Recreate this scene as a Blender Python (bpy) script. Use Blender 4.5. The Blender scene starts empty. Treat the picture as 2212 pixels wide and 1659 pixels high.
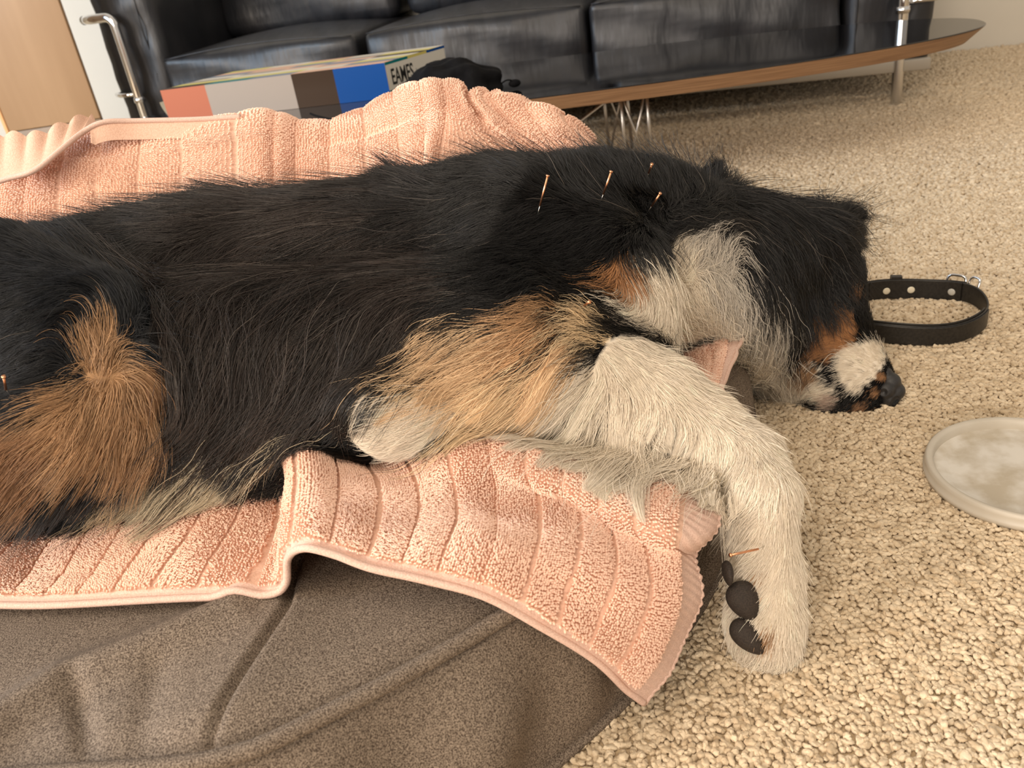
import bpy, bmesh, math, random
import numpy as np
from mathutils import Vector, Matrix
rng = np.random.default_rng(7); random.seed(7)
SC = bpy.context.scene; COL = SC.collection
# ------------------------------------------------------------------ camera (height, focal length in pixels, pitch, roll)
CH, FP = .55, 1789.
PIT = math.atan(FP/3389.); ROL = math.atan(513/3350.)
cp, sp, cr, sr = math.cos(PIT), math.sin(PIT), math.cos(ROL), math.sin(ROL)
FW = np.array([0, cp, -sp]); RT0 = np.array([1., 0, 0]); UP0 = np.array([0, sp, cp])
IX = RT0*cr - UP0*sr          # world direction of picture +x
IY = -RT0*sr - UP0*cr         # world direction of picture +y (down)
CAM = np.array([0, 0, CH])
def ray(x, y): return FW + (IX*(x-1106) + IY*(y-829.5))/FP
def aty(x, y, Y): a = ray(x, y); return CAM + a*(Y/a[1])
def atz(x, y, z): a = ray(x, y); return CAM + a*((z-CH)/a[2])
def proj(P):
    q = P-CAM; d = q@FW
    return 1106+FP*(q@IX)/d, 829.5+FP*(q@IY)/d, d
cam = bpy.data.cameras.new('camera'); co = bpy.data.objects.new('camera', cam); COL.objects.link(co)
cam.sensor_width = 36; cam.lens = FP/2212*36; cam.clip_start = .02
co.matrix_world = Matrix(((IX[0], -IY[0], -FW[0], 0), (IX[1], -IY[1], -FW[1], 0), (IX[2], -IY[2], -FW[2], CH), (0, 0, 0, 1)))
cam.dof.use_dof = True; cam.dof.focus_distance = .78; cam.dof.aperture_fstop = 11
SC.camera = co
# ------------------------------------------------------------------ light
SC.view_settings.view_transform = 'Standard'; SC.view_settings.look = 'None'
SC.view_settings.gamma = 1; SC.view_settings.use_curve_mapping = False
SC.view_settings.exposure = 0.0
w = bpy.data.worlds.new('room_light'); SC.world = w; w.use_nodes = True
w.node_tree.nodes['Background'].inputs[0].default_value = (1, .88, .74, 1)
w.node_tree.nodes['Background'].inputs[1].default_value = .58
def area(name, loc, look, sx, sy, power, col):
    l = bpy.data.lights.new(name, 'AREA'); l.shape = 'RECTANGLE'; l.size = sx; l.size_y = sy; l.energy = power; l.color = col
    o = bpy.data.objects.new(name, l); COL.objects.link(o); o.location = loc
    o.rotation_euler = (Vector(look)-Vector(loc)).to_track_quat('-Z', 'Y').to_euler(); return o
area('window_light', (-3.2, 1.2, 1.5), (0, 2.2, .2), 2.2, 1.6, 95, (.58, .78, 1.0))
area('side_window_light', (-3.0, -.5, 1.30), (.4, 1.1, .0), 1.1, 1.0, 88, (1, .84, .69))
area('front_light', (-1.5, -2.7, 1.3), (.6, 1.9, .1), 1.3, 1.1, 68, (1, .88, .76))
area('ceiling_light', (-.5, -.5, 2.7), (.5, 1.7, 0), 1.7, 1.7, 40, (1, .83, .64))

# ------------------------------------------------------------------ materials
def mat(name, col=(.5, .5, .5), rough=.6, metal=0., spec=.5):
    m = bpy.data.materials.new(name); m.use_nodes = True; b = m.node_tree.nodes['Principled BSDF']
    b.inputs['Base Color'].default_value = (*col, 1); b.inputs['Roughness'].default_value = rough
    b.inputs['Metallic'].default_value = metal; b.inputs['Specular IOR Level'].default_value = spec
    return m
def nd(m, t, **k):
    n = m.node_tree.nodes.new(t)
    for a, v in k.items():
        if a.startswith('i_'):
            n.inputs[a[2:].replace('_', ' ')].default_value = v
        else: setattr(n, a, v)
    return n
def lk(m, a, b): m.node_tree.links.new(a, b)
def bsdf(m): return m.node_tree.nodes['Principled BSDF']
def noisy(m, scale, c1, c2, bump=0., dist=.002, lo=.35, hi=.65, detail=4, coord='Object', stretch=None, bscale=None):
    tc = nd(m, 'ShaderNodeTexCoord'); n = nd(m, 'ShaderNodeTexNoise', i_Scale=scale, i_Detail=detail)
    src = tc.outputs[coord]
    if stretch:
        mp = nd(m, 'ShaderNodeMapping'); mp.inputs['Scale'].default_value = stretch; lk(m, src, mp.inputs[0]); src = mp.outputs[0]
    lk(m, src, n.inputs['Vector'])
    r = nd(m, 'ShaderNodeValToRGB'); r.color_ramp.elements[0].position = lo; r.color_ramp.elements[1].position = hi
    r.color_ramp.elements[0].color = (*c1, 1); r.color_ramp.elements[1].color = (*c2, 1)
    lk(m, n.outputs['Fac'], r.inputs[0]); lk(m, r.outputs[0], bsdf(m).inputs['Base Color'])
    if bump:
        n2 = nd(m, 'ShaderNodeTexNoise', i_Scale=bscale or scale, i_Detail=detail); lk(m, src, n2.inputs['Vector'])
        b = nd(m, 'ShaderNodeBump', i_Strength=bump, i_Distance=dist); lk(m, n2.outputs['Fac'], b.inputs['Height'])
        lk(m, b.outputs[0], bsdf(m).inputs['Normal'])
    return m
M = {}
M['wall'] = noisy(mat('wall_paint', rough=.85), 4, (.70, .66, .58), (.72, .68, .60))
M['carpet'] = noisy(mat('carpet_backing', rough=.95), 260, (.50, .38, .24), (.62, .49, .32), .6, .003)
M['nub'] = noisy(mat('wool_loop', rough=.9, spec=.15), 34, (.50, .38, .24), (.78, .65, .47), .5, .0006, .3, .7, coord='Object', bscale=4)
M['towel'] = noisy(mat('towel_cotton', rough=.9, spec=.1), 500, (.66, .42, .31), (.76, .50, .38), .5, .0012, bscale=700)
M['pile'] = mat('towel_loops', (.86, .59, .46), .9, spec=.1)
M['hem'] = noisy(mat('towel_hem_weave', rough=.85, spec=.15), 900, (.62, .42, .34), (.76, .55, .46), .5, .0008)
M['chrome'] = mat('chrome', (.75, .75, .76), .12, 1)
M['steel'] = mat('dull_steel', (.65, .63, .6), .3, 1)
M['rail'] = mat('grey_lacquered_steel', (.45, .41, .35), .4, .3)
M['leather'] = noisy(mat('black_leather', rough=.42), 7, (.008, .009, .012), (.018, .018, .021), .5, .014, stretch=(3.2, 1, .9), detail=3, bscale=5)
M['laminate'] = mat('black_laminate', (.006, .006, .007), .05)
M['copper'] = mat('copper_wire', (.85, .42, .24), .3, 1)
M['strap'] = noisy(mat('black_strap_leather', rough=.42), 300, (.008, .007, .006), (.02, .017, .014), .3, .0006)
M['pouch'] = noisy(mat('black_pouch_cloth', rough=.8, spec=.12), 30, (.003, .003, .004), (.007, .007, .008), .5, .01)
M['pad'] = noisy(mat('paw_pad_skin', rough=.75), 900, (.018, .012, .009), (.04, .028, .02), .8, .0008)
M['nose'] = noisy(mat('nose_skin', rough=.42), 1300, (.012, .012, .013), (.035, .033, .033), .6, .0006)
_m = M['nub']; _g = nd(_m, 'ShaderNodeNewGeometry'); _t = [n for n in _m.node_tree.nodes if n.type == 'TEX_NOISE' and n.inputs['Scale'].default_value > 30][0]; _t.inputs['Scale'].default_value = 90; lk(_m, _g.outputs['Position'], _t.inputs['Vector']); bsdf(_m).inputs['Roughness'].default_value = .55; bsdf(_m).inputs['Specular IOR Level'].default_value = .3; bsdf(_m).inputs['Sheen Weight'].default_value = .2
def plymat():
    m = mat('plywood_edge', rough=.5); tc = nd(m, 'ShaderNodeTexCoord'); sx = nd(m, 'ShaderNodeSeparateXYZ'); lk(m, tc.outputs['Object'], sx.inputs[0])
    n = nd(m, 'ShaderNodeTexNoise', i_Scale=1.0, i_Detail=5); mp = nd(m, 'ShaderNodeMapping'); mp.inputs['Scale'].default_value = (8, 8, 500)
    lk(m, tc.outputs['Object'], mp.inputs[0]); lk(m, mp.outputs[0], n.inputs['Vector'])
    r = nd(m, 'ShaderNodeValToRGB'); r.color_ramp.elements[0].position = .3; r.color_ramp.elements[1].position = .7
    r.color_ramp.elements[0].color = (.19, .10, .05, 1); r.color_ramp.elements[1].color = (.36, .21, .11, 1)
    lk(m, n.outputs['Fac'], r.inputs[0]); lk(m, r.outputs[0], bsdf(m).inputs['Base Color']); return m
M['ply'] = plymat()
M['wood'] = noisy(mat('maple_veneer', rough=.45), 2.2, (.32, .195, .105), (.38, .24, .135), .05, .001, stretch=(6, 1, .6))
M['wood_dark'] = noisy(mat('maple_plinth', rough=.45), 2.2, (.22, .15, .09), (.25, .17, .105), .05, .001, stretch=(6, 1, .6))
def bedmat():
    m = mat('brown_marl_knit', rough=.85, spec=.2); tc = nd(m, 'ShaderNodeTexCoord')
    n = nd(m, 'ShaderNodeTexNoise', i_Scale=900, i_Detail=3); lk(m, tc.outputs['Object'], n.inputs['Vector'])
    n2 = nd(m, 'ShaderNodeTexNoise', i_Scale=12, i_Detail=3); lk(m, tc.outputs['Object'], n2.inputs['Vector'])
    r = nd(m, 'ShaderNodeValToRGB'); r.color_ramp.elements[0].position = .36; r.color_ramp.elements[1].position = .66
    r.color_ramp.elements[0].color = (.075, .053, .039, 1); r.color_ramp.elements[1].color = (.35, .28, .215, 1)
    lk(m, n.outputs['Fac'], r.inputs[0])
    mx = nd(m, 'ShaderNodeMix', data_type='RGBA', blend_type='MULTIPLY'); mx.inputs[0].default_value = .3
    lk(m, r.outputs[0], mx.inputs[6]); lk(m, n2.outputs['Fac'], mx.inputs[7]); lk(m, mx.outputs[2], bsdf(m).inputs['Base Color'])
    b = nd(m, 'ShaderNodeBump', i_Strength=.6, i_Distance=.0012); lk(m, n.outputs['Fac'], b.inputs['Height']); lk(m, b.outputs[0], bsdf(m).inputs['Normal'])
    return m
M['bed'] = bedmat()
def vcol(name, rough=.55, spec=.3):
    m = mat(name, rough=rough, spec=spec); a = nd(m, 'ShaderNodeAttribute', attribute_name='coat'); lk(m, a.outputs['Color'], bsdf(m).inputs['Base Color']); return m
M['skin'] = vcol('dog_undercoat', .8, .1)
M['fur'] = vcol('dog_fur', .40, .5)
def flat(name, c, rough=.35): return mat(name, c, rough, spec=.2 if name.startswith('card') else .5)

# ------------------------------------------------------------------ helpers
def link(o, parent=None):
    COL.objects.link(o)
    if parent: o.parent = parent
    return o
def mesh(name, V, Fc, m=None, parent=None, smooth=True):
    me = bpy.data.meshes.new(name); V = np.asarray(V, float)
    me.from_pydata(V.tolist() if len(V) < 20000 else [tuple(v) for v in V.tolist()], [], Fc if isinstance(Fc, list) else Fc.tolist())
    if smooth: me.shade_smooth()
    if m: me.materials.append(m)
    return link(bpy.data.objects.new(name, me), parent)
def tag(o, label=None, cat=None, group=None, kind=None):
    if label: o['label'] = label
    if cat: o['category'] = cat
    if group: o['group'] = group
    if kind: o['kind'] = kind
    return o
def root(name, loc, label, cat, group=None):
    o = bpy.data.objects.new(name, None); o.empty_display_size = .05; COL.objects.link(o); o.location = loc; return tag(o, label, cat, group)
def catmull(P, n, closed=False):
    P = np.asarray(P, float); N = len(P); out = []
    for i in range(N if closed else N-1):
        g = (lambda k: P[k % N]) if closed else (lambda k: P[min(max(k, 0), N-1)])
        a, b, c, d = g(i-1), g(i), g(i+1), g(i+2)
        for k in range(n):
            t = k/n; out.append(.5*(2*b+(c-a)*t+(2*a-5*b+4*c-d)*t*t+(3*b-a-3*c+d)*t**3))
    if not closed: out.append(P[-1])
    return np.array(out)
def tube(P, r, seg=10, closed=False, off=(0, 0, 0)):
    P = np.asarray(P, float)-np.asarray(off); n = len(P); R = r if hasattr(r, '__len__') else [r]*n
    V = []; F = []; prev = None
    for i in range(n):
        a = P[(i-1) % n] if closed or i else P[0]; b = P[(i+1) % n] if closed or i < n-1 else P[-1]
        t = (b-a)/(np.linalg.norm(b-a)+1e-9)
        if prev is None: prev = np.cross(t, [0.3, .1, 1]); 
        prev = prev-t*(prev@t); prev /= np.linalg.norm(prev)+1e-9; q = np.cross(t, prev)
        for k in range(seg):
            an = 2*math.pi*k/seg; V.append(P[i]+R[i]*(prev*math.cos(an)+q*math.sin(an)))
    m = n if closed else n-1
    for i in range(m):
        for k in range(seg):
            j = (i+1) % n; F.append([i*seg+k, i*seg+(k+1) % seg, j*seg+(k+1) % seg, j*seg+k])
    if not closed: F.append(list(range(seg))[::-1]); F.append([(n-1)*seg+k for k in range(seg)])
    return V, F
def otube(name, P, r, m, parent=None, seg=10, closed=False, off=(0, 0, 0)):
    V, F = tube(P, r, seg, closed, off); return mesh(name, V, F, m, parent)
def rbox(name, lo, hi, m, parent=None, bev=.01, seg=3, puff=0., sub=0, fn=None):
    bm = bmesh.new(); bmesh.ops.create_cube(bm, size=1); lo = np.array(lo); hi = np.array(hi)
    for v in bm.verts: v.co = Vector((lo+hi)/2+(hi-lo)*np.array(v.co))
    bmesh.ops.bevel(bm, geom=bm.edges[:], offset=bev, segments=seg, profile=.5, affect='EDGES')
    if sub: bmesh.ops.subdivide_edges(bm, edges=[e for e in bm.edges if e.calc_length() > bev*3], cuts=sub, use_grid_fill=True)
    c = (lo+hi)/2; h = (hi-lo)/2
    if puff:
        for v in bm.verts:
            q = (np.array(v.co)-c)/h; k = (1-min(1, abs(q[0]))**2)*(1-min(1, abs(q[1]))**2); k2 = (1-q[0]**2)*(1-q[2]**2)
            v.co.z += puff*max(k, 0)*np.sign(q[2]); v.co.y += .5*puff*max(k2, 0)*np.sign(q[1])
    if fn:
        for v in bm.verts: v.co = Vector(fn(np.array(v.co)))
    me = bpy.data.meshes.new(name); bm.to_mesh(me); bm.free(); me.shade_smooth(); me.materials.append(m)
    return link(bpy.data.objects.new(name, me), parent)
def nz(x, y, f, seed=0):      # cheap smooth noise, -1..1
    r = np.random.default_rng(seed); s = 0
    for k in range(5):
        a = r.uniform(0, 6.28, 2); d = r.uniform(0, 6.28); q = f*r.uniform(.6, 1.6)
        s = s+np.sin(x*q*math.cos(d)+y*q*math.sin(d)+a[0])
    return s/2.6
def segdist(X, Y, poly):      # distance to a polyline in plan
    D = np.full(np.shape(X), 9.)
    for (ax, ay), (bx, by) in zip(poly[:-1], poly[1:]):
        vx, vy = bx-ax, by-ay; t = np.clip(((X-ax)*vx+(Y-ay)*vy)/(vx*vx+vy*vy), 0, 1)
        D = np.minimum(D, np.hypot(X-ax-t*vx, Y-ay-t*vy))
    return D

# ================================================================== STRUCTURE
f = mesh('floor', [(-6, -3, 0), (6, -3, 0), (6, 6, 0), (-6, 6, 0)], [[0, 1, 2, 3]], M['carpet'], smooth=False); tag(f, kind='structure')
A = np.array([1.625, 3.011]); dw = np.array([1.859-1.625, 2.952-3.011]); dw = dw/np.linalg.norm(dw); nb = np.array([-dw[1], dw[0]])
p0 = A-dw*4.2; p1 = A+dw*3.5
def slab(name, a, b, h, m, n, t=.1, z0=-.05):
    V = []
    for q in (a, b, b+n*t, a+n*t): V += [(q[0], q[1], z0), (q[0], q[1], h)]
    o = mesh(name, V, [[0, 2, 3, 1], [2, 4, 5, 3], [4, 6, 7, 5], [6, 0, 1, 7], [1, 3, 5, 7], [0, 6, 4, 2]], m, smooth=False); tag(o, kind='structure'); return o
slab('wall_back', p0, p1, 2.6, M['wall'], nb)
slab('wall_left', np.array([-4.6, -3.]), np.array([-4.6, 5.]), 2.6, M['wall'], np.array([-1., 0.]))
# ------------------------------------------------------------------ the bed (needed by carpet and towel)
BC = np.array([-.40, .84])
TOP = [(-.50, .375), (-.349, .369), (-.22, .358), (-.147, .381), (-.038, .438), (.055, .505), (.118, .575), (.158, .64), (.195, .72), (.225, .80), (.245, .90), (.25, 1.0),
       (.235, 1.12), (.17, 1.22), (.05, 1.27), (-.15, 1.30), (-.5, 1.32), (-.85, 1.3), (-1.08, 1.18), (-1.17, .95), (-1.1, .7), (-.93, .52), (-.72, .42)]
BOT = [(-.50, .35), (-.349, .335), (-.22, .32), (-.12, .34), (-.011, .417), (.065, .477), (.129, .544), (.173, .609), (.215, .70), (.26, .79), (.29, .89), (.29, 1.0),
       (.27, 1.13), (.20, 1.24), (.06, 1.30), (-.15, 1.33), (-.5, 1.35), (-.87, 1.33), (-1.11, 1.2), (-1.2, .95), (-1.13, .68), (-.95, .49), (-.73, .395)]
def resamp(P, n):
    C = catmull(P, 60, True); d = np.linalg.norm(np.roll(C, -1, 0)-C, axis=1); wgt = d*np.where(C[:, 1] < .8, 3, 1)
    s = np.concatenate([[0], np.cumsum(wgt)]); q = np.linspace(0, s[-1], n, endpoint=False); i = np.searchsorted(s, q, 'right')-1
    return i
NA = 1000; ii = resamp(TOP, NA); TO = catmull(TOP, 60, True)[ii]; BO = catmull(BOT, 60, True)[ii]
def P2(L, z=.15): return [tuple(atz(x, y, z)[:2]) for x, y in L]
CR1 = P2([(640, 1200), (617, 1298), (520, 1450), (445, 1570), (428, 1632)], .15)
CR2 = P2([(560, 1240), (497, 1300), (300, 1380), (114, 1443), (0, 1512), (-100, 1590)], .15)
CR3 = P2([(149, 1447), (165, 1540), (169, 1632)], .15)
CR4 = P2([(330, 1420), (300, 1540), (290, 1620)], .15)
def bedz(X, Y, rf=None):
    z = .138+.005*nz(X, Y, 9, 3)+.003*nz(X, Y, 25, 4)
    z = z+.235*np.exp(-((Y-1.12)/.105)**2)*(1/(1+np.exp((X-.155)/.035)))*(1-.12*np.exp(-((X+.15)/.12)**2))
    d1 = segdist(X, Y, CR1); z = z-.008*np.exp(-(d1/.003)**2)+.006*np.exp(-(d1/.03)**2)
    d2 = segdist(X, Y, CR2); z = z+.014*np.exp(-(d2/.018)**2)
    z = z-.006*np.exp(-(segdist(X, Y, CR3)/.008)**2)-.004*np.exp(-(segdist(X, Y, CR4)/.012)**2)
    return z
tt = np.concatenate([np.linspace(.02, .6, 40, endpoint=False), np.linspace(.6, .97, 70, endpoint=False), np.linspace(.97, 1, 12)])
V = [np.array([[BC[0], BC[1], .15]])]
for t in tt:
    P = BC+(TO-BC)*t; z = bedz(P[:, 0], P[:, 1]); edge = TO; ez = .130
    k = np.clip((t-.93)/.07, 0, 1); k = k*k
    V.append(np.column_stack([P, z*(1-k)+ez*k]))
nside = 26
TN = TO-BC; TN /= np.linalg.norm(TN, axis=1)[:, None]
ang = np.linspace(0, 1, NA, endpoint=False)
for j in range(1, nside+1):
    t = j/nside; P = TO*(1-t)+BO*t; bul = .016*math.sin(math.pi*t)
    wv = .006*np.sin(ang*2*math.pi*23+3*t)*math.sin(math.pi*t)+.007*nz(P[:, 0]*1.0, P[:, 1]+t*.15, 30, 9)*math.sin(math.pi*t)
    V.append(np.column_stack([P+TN*(bul+wv)[:, None], np.full(NA, .135*(1-t)+.004)]))
V = np.vstack(V); F = [[0, 1+i, 1+(i+1) % NA] for i in range(NA)]
nr = len(tt)+nside
ri, ai = np.meshgrid(np.arange(nr-1), np.arange(NA), indexing='ij'); b0 = 1+ri*NA
Q = np.stack([b0+ai, b0+NA+ai, b0+NA+(ai+1) % NA, b0+(ai+1) % NA], -1).reshape(-1, 4)
bed = root('dog_bed', (BC[0], BC[1], 0), 'brown marl knit dog bed with piped seams on the beige carpet, under the pink towel', 'dog bed')
off = np.array([BC[0], BC[1], 0]); mesh('cushion', V-off, F+Q.tolist(), M['bed'], bed)
tp = np.column_stack([TO+TN*.004, np.full(NA, .1375)])[::2]; bp = np.column_stack([BO+TN*.001, np.full(NA, .0065)])[::2]
o = otube('piping', tp, .0062, M['bed'], bed, 10, True, off); o = otube('piping', bp, .0048, M['bed'], bed, 10, True, off)

# ------------------------------------------------------------------ carpet loops (stuff)
def inpoly(X, Y, P):
    c = np.zeros(X.shape, bool); n = len(P)
    for i in range(n):
        x1, y1 = P[i]; x2, y2 = P[(i+1) % n]
        if y1 == y2: continue
        k = ((Y < y1) != (Y < y2)) & (X < (x2-x1)*(Y-y1)/(y2-y1)+x1); c ^= k
    return c
pts = []; scl = []
for (y0, y1, st, s) in ((.25, .9, .0046, .0030), (.9, 1.5, .0058, .0037), (1.5, 2.25, .0080, .0050), (2.25, 3.3, .0115, .0072)):
    X, Y = np.meshgrid(np.arange(-1.2, 3.2, st), np.arange(y0, y1, st)); X = X.ravel()+rng.uniform(-.45, .45, X.size)*st; Y = Y.ravel()+rng.uniform(-.45, .45, Y.size)*st
    u, v, d = proj(np.column_stack([X, Y, np.zeros(X.size)]))
    k = (u > 300) & (u < 3100) & (v > -60) & (v < 1860) & ~inpoly(X, Y, [tuple(q) for q in BO[::20]]) & ((Y-A[1])*dw[0]-(X-A[0])*dw[1] < -.01)
    X, Y = X[k], Y[k]; pts.append(np.column_stack([X, Y, s*.45+rng.uniform(-.2, .5, X.size)*s])); scl.append(np.column_stack([s*np.exp(rng.normal(.08, .26, X.size)), s*np.exp(rng.normal(-.08, .2, X.size)), s*rng.uniform(.6, 1.1, X.size)]))
pts = np.vstack(pts); scl = np.vstack(scl)
me = bpy.data.meshes.new('carpet_pile'); me.vertices.add(len(pts)); me.vertices.foreach_set('co', pts.ravel())
a = me.attributes.new('scl', 'FLOAT_VECTOR', 'POINT'); a.data.foreach_set('vector', scl.ravel())
a = me.attributes.new('rot', 'FLOAT_VECTOR', 'POINT'); a.data.foreach_set('vector', np.column_stack([rng.normal(0, .35, (len(pts), 2)), rng.uniform(0, 6.28, len(pts))]).ravel())
me.materials.append(M['nub']); pile = link(bpy.data.objects.new('carpet_pile', me)); tag(pile, 'beige looped wool pile of the carpet covering the floor', 'carpet pile', kind='stuff')
ng = bpy.data.node_groups.new('loops', 'GeometryNodeTree'); ng.interface.new_socket('Geometry', in_out='INPUT', socket_type='NodeSocketGeometry'); ng.interface.new_socket('Geometry', in_out='OUTPUT', socket_type='NodeSocketGeometry')
N = ng.nodes; L = ng.links; gi = N.new('NodeGroupInput'); go = N.new('NodeGroupOutput')
ico = N.new('GeometryNodeMeshIcoSphere'); ico.inputs['Radius'].default_value = 1; ico.inputs['Subdivisions'].default_value = 3
spn = N.new('GeometryNodeSetPosition'); nt = N.new('ShaderNodeTexNoise'); nt.inputs['Scale'].default_value = 1.3; nt.inputs['Detail'].default_value = 2
sub = N.new('ShaderNodeVectorMath'); sub.operation = 'SUBTRACT'; sub.inputs[1].default_value = (.5, .5, .5); mul = N.new('ShaderNodeVectorMath'); mul.operation = 'SCALE'; mul.inputs['Scale'].default_value = 1.15
L.new(nt.outputs['Color'], sub.inputs[0]); L.new(sub.outputs[0], mul.inputs[0]); L.new(ico.outputs['Mesh'], spn.inputs['Geometry']); L.new(mul.outputs[0], spn.inputs['Offset'])
ss = N.new('GeometryNodeSetShadeSmooth'); L.new(spn.outputs[0], ss.inputs[0]); sm = N.new('GeometryNodeSetMaterial'); sm.inputs['Material'].default_value = M['nub']; L.new(ss.outputs[0], sm.inputs[0])
iop = N.new('GeometryNodeInstanceOnPoints'); L.new(gi.outputs[0], iop.inputs['Points']); L.new(sm.outputs[0], iop.inputs['Instance'])
for nm, s in (('rot', 'Rotation'), ('scl', 'Scale')):
    na = N.new('GeometryNodeInputNamedAttribute'); na.data_type = 'FLOAT_VECTOR'; na.inputs['Name'].default_value = nm; L.new(na.outputs['Attribute'], iop.inputs[s])
L.new(iop.outputs[0], go.inputs[0]); md = pile.modifiers.new('loops', 'NODES'); md.node_group = ng

# ================================================================== SOFA
SF = np.array([1.177, 2.33]); se = np.array([-.96, .28]); sb = np.array([.28, .96])
def S(s, b, z): q = SF+se*s+sb*b; return np.array([q[0], q[1], z])
sofa = root('leather_sofa', tuple(S(1.17, .35, 0)), 'black leather three-seat sofa in a chrome tube frame, behind the low table', 'sofa')
so = S(1.17, .35, 0)
def sofabox(name, s0, s1, b0, b1, z0, z1, **k):
    def fn(v):
        p = S(v[0], v[1], v[2]); w_ = .006*math.sin(v[0]*31+v[2]*19)+.005*math.sin(v[2]*47-v[0]*13+v[1]*9); return p-so+np.array([0, -1, 0])*w_*(1 if k.get('wr', 1) else 0)
    k2 = {a: b for a, b in k.items() if a != 'wr'}; return rbox(name, (s0, b0, z0), (s1, b1, z1), M['leather'], sofa, fn=fn, **k2)
for s0 in (.15, .85, 1.57):
    w_ = .69 if s0 > .5 else .69
    c = sofabox('seat_cushion', s0, s0+w_, .03, .66, .125, .365, bev=.022, puff=.03, sub=9)
    pl = [S(s0+.01+(w_-.02)*t, .034, .362+.016*math.sin(math.pi*t)) for t in np.linspace(0, 1, 24)]
    otube('piping', pl, .0022, M['leather'], c, 6, False, so)
    sofabox('back_cushion', s0, s0+w_, .47, .68, .37, .66, bev=.04, puff=.02, sub=6)
for s0, s1 in ((-.09, .14), (2.25, 2.48)):
    c = sofabox('armrest', s0, s1, .05, .74, .09, .60, bev=.035, puff=.012, sub=8)
    q = s1-.03 if s0 < 0 else s0+.05
    otube('piping', [S(q, .045-.004*math.sin(z*30), z) for z in np.linspace(.12, .59, 20)], .0022, M['leather'], c, 6, False, so)
for s, d in ((0., -1), (2.365, 1)):
    P = [S(s, 0, 0), S(s, 0, .15), S(s, 0, .35), S(s, 0, .47), S(s+.004*d, 0, .497), S(s+.02*d, 0, .51), S(s+.05*d, .0, .512), S(s+.085*d, .0, .512), S(s+.12*d, .03, .512), S(s+.13*d, .1, .512), S(s+.13*d, .72, .512)]
    otube('frame_tube', catmull(P, 6), .0145, M['chrome'], sofa, 14, False, so)
    otube('rear_leg', [S(s, .74, 0), S(s, .74, .5)], .0145, M['chrome'], sofa, 12, False, so)
    otube('side_bar', [S(s+.01*d, .01, .27), S(s+.075*d, .01, .272), S(s+.11*d, .04, .272), S(s+.11*d, .7, .272)], .007, M['chrome'], sofa, 8, False, so)
    otube('collar', [S(s, 0, .245), S(s, 0, .262)], .018, M['chrome'], sofa, 12, False, so)
def fnr(v): return S(*v)-so
rbox('front_rail', (-.08, -.005, .095), (2.46, .02, .125), M['rail'], sofa, bev=.003, fn=fnr)
rbox('rear_rail', (-.1, .72, .095), (2.44, .74, .125), M['rail'], sofa, bev=.003, fn=fnr)

# ================================================================== LOW TABLE
te = np.array([math.cos(-.19), math.sin(-.19)]); tn = np.array([-te[1], te[0]])
def T(e, n, z): q = te*e+tn*n; return np.array([q[0], q[1], z])
TCe, TCn = -.352, 2.139
to = T(TCe, TCn, 0); table = root('low_table', tuple(to), 'long low elliptical table with glossy black top and plywood edge', 'coffee table')
def sup(a, b, n=2.3, K=360):
    t = np.linspace(0, 2*math.pi, K, endpoint=False); c, s = np.cos(t), np.sin(t)
    return np.sign(c)*np.abs(c)**(2/n)*a, np.sign(s)*np.abs(s)**(2/n)*b
def ring(a, b, z): x, y = sup(a, b); return np.array([T(TCe+p, TCn+q, z) for p, q in zip(x, y)])-to
K = 360
R = [ring(1.130, .312, .2530), ring(1.131, .313, .2515), ring(1.095, .292, .2205), ring(1.09, .288, .2195)]
Ve = np.vstack(R[1:]); Fe = [[j*K+i, j*K+(i+1) % K, (j+1)*K+(i+1) % K, (j+1)*K+i][::-1] for j in range(2) for i in range(K)]; Fe.append([2*K+i for i in range(K)][::-1])
mesh('plywood_core', Ve, Fe, M['ply'], table, smooth=False)
Vt = np.vstack([ring(1.129, .311, .254), ring(1.131, .313, .2530), ring(1.131, .313, .2515)]); Ft = [list(range(K))]+[[j*K+i, (j+1)*K+i, (j+1)*K+(i+1) % K, j*K+(i+1) % K] for j in range(2) for i in range(K)]
mesh('laminate_top', Vt, Ft, M['laminate'], table, smooth=False)
for d, bx in ((1, .376), (-1, -1.15)):
    fr = []
    yn = 1.97 if d > 0 else 2.2
    for yy, dy in ((yn, 0), (yn+.25, 0)):
        a0, a1 = (bx-.03*d, yy, .2195), (bx+.03*d, yy, .2195)
        g0, g1 = (bx-.022*d, yy+.02, .009), (bx+.04*d, yy+.02, .009)
        for P, r in (((a0, g0), .0042), ((a1, g1), .0042), ((a0, (bx+.035*d, yy+.03, .009)), .003), ((a1, (bx-.02*d, yy+.03, .009)), .003), ((a0, (bx-.30*d, yy+.03, .06)), .0032)):
            otube('rod', P, r, M['steel'], table, 8, False, to)
    for xx in (-.022, .04): otube('rod', [(bx+xx*d, yn+.02, .008), (bx+xx*d, yn+.27, .008)], .004, M['steel'], table, 8, False, to)

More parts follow.
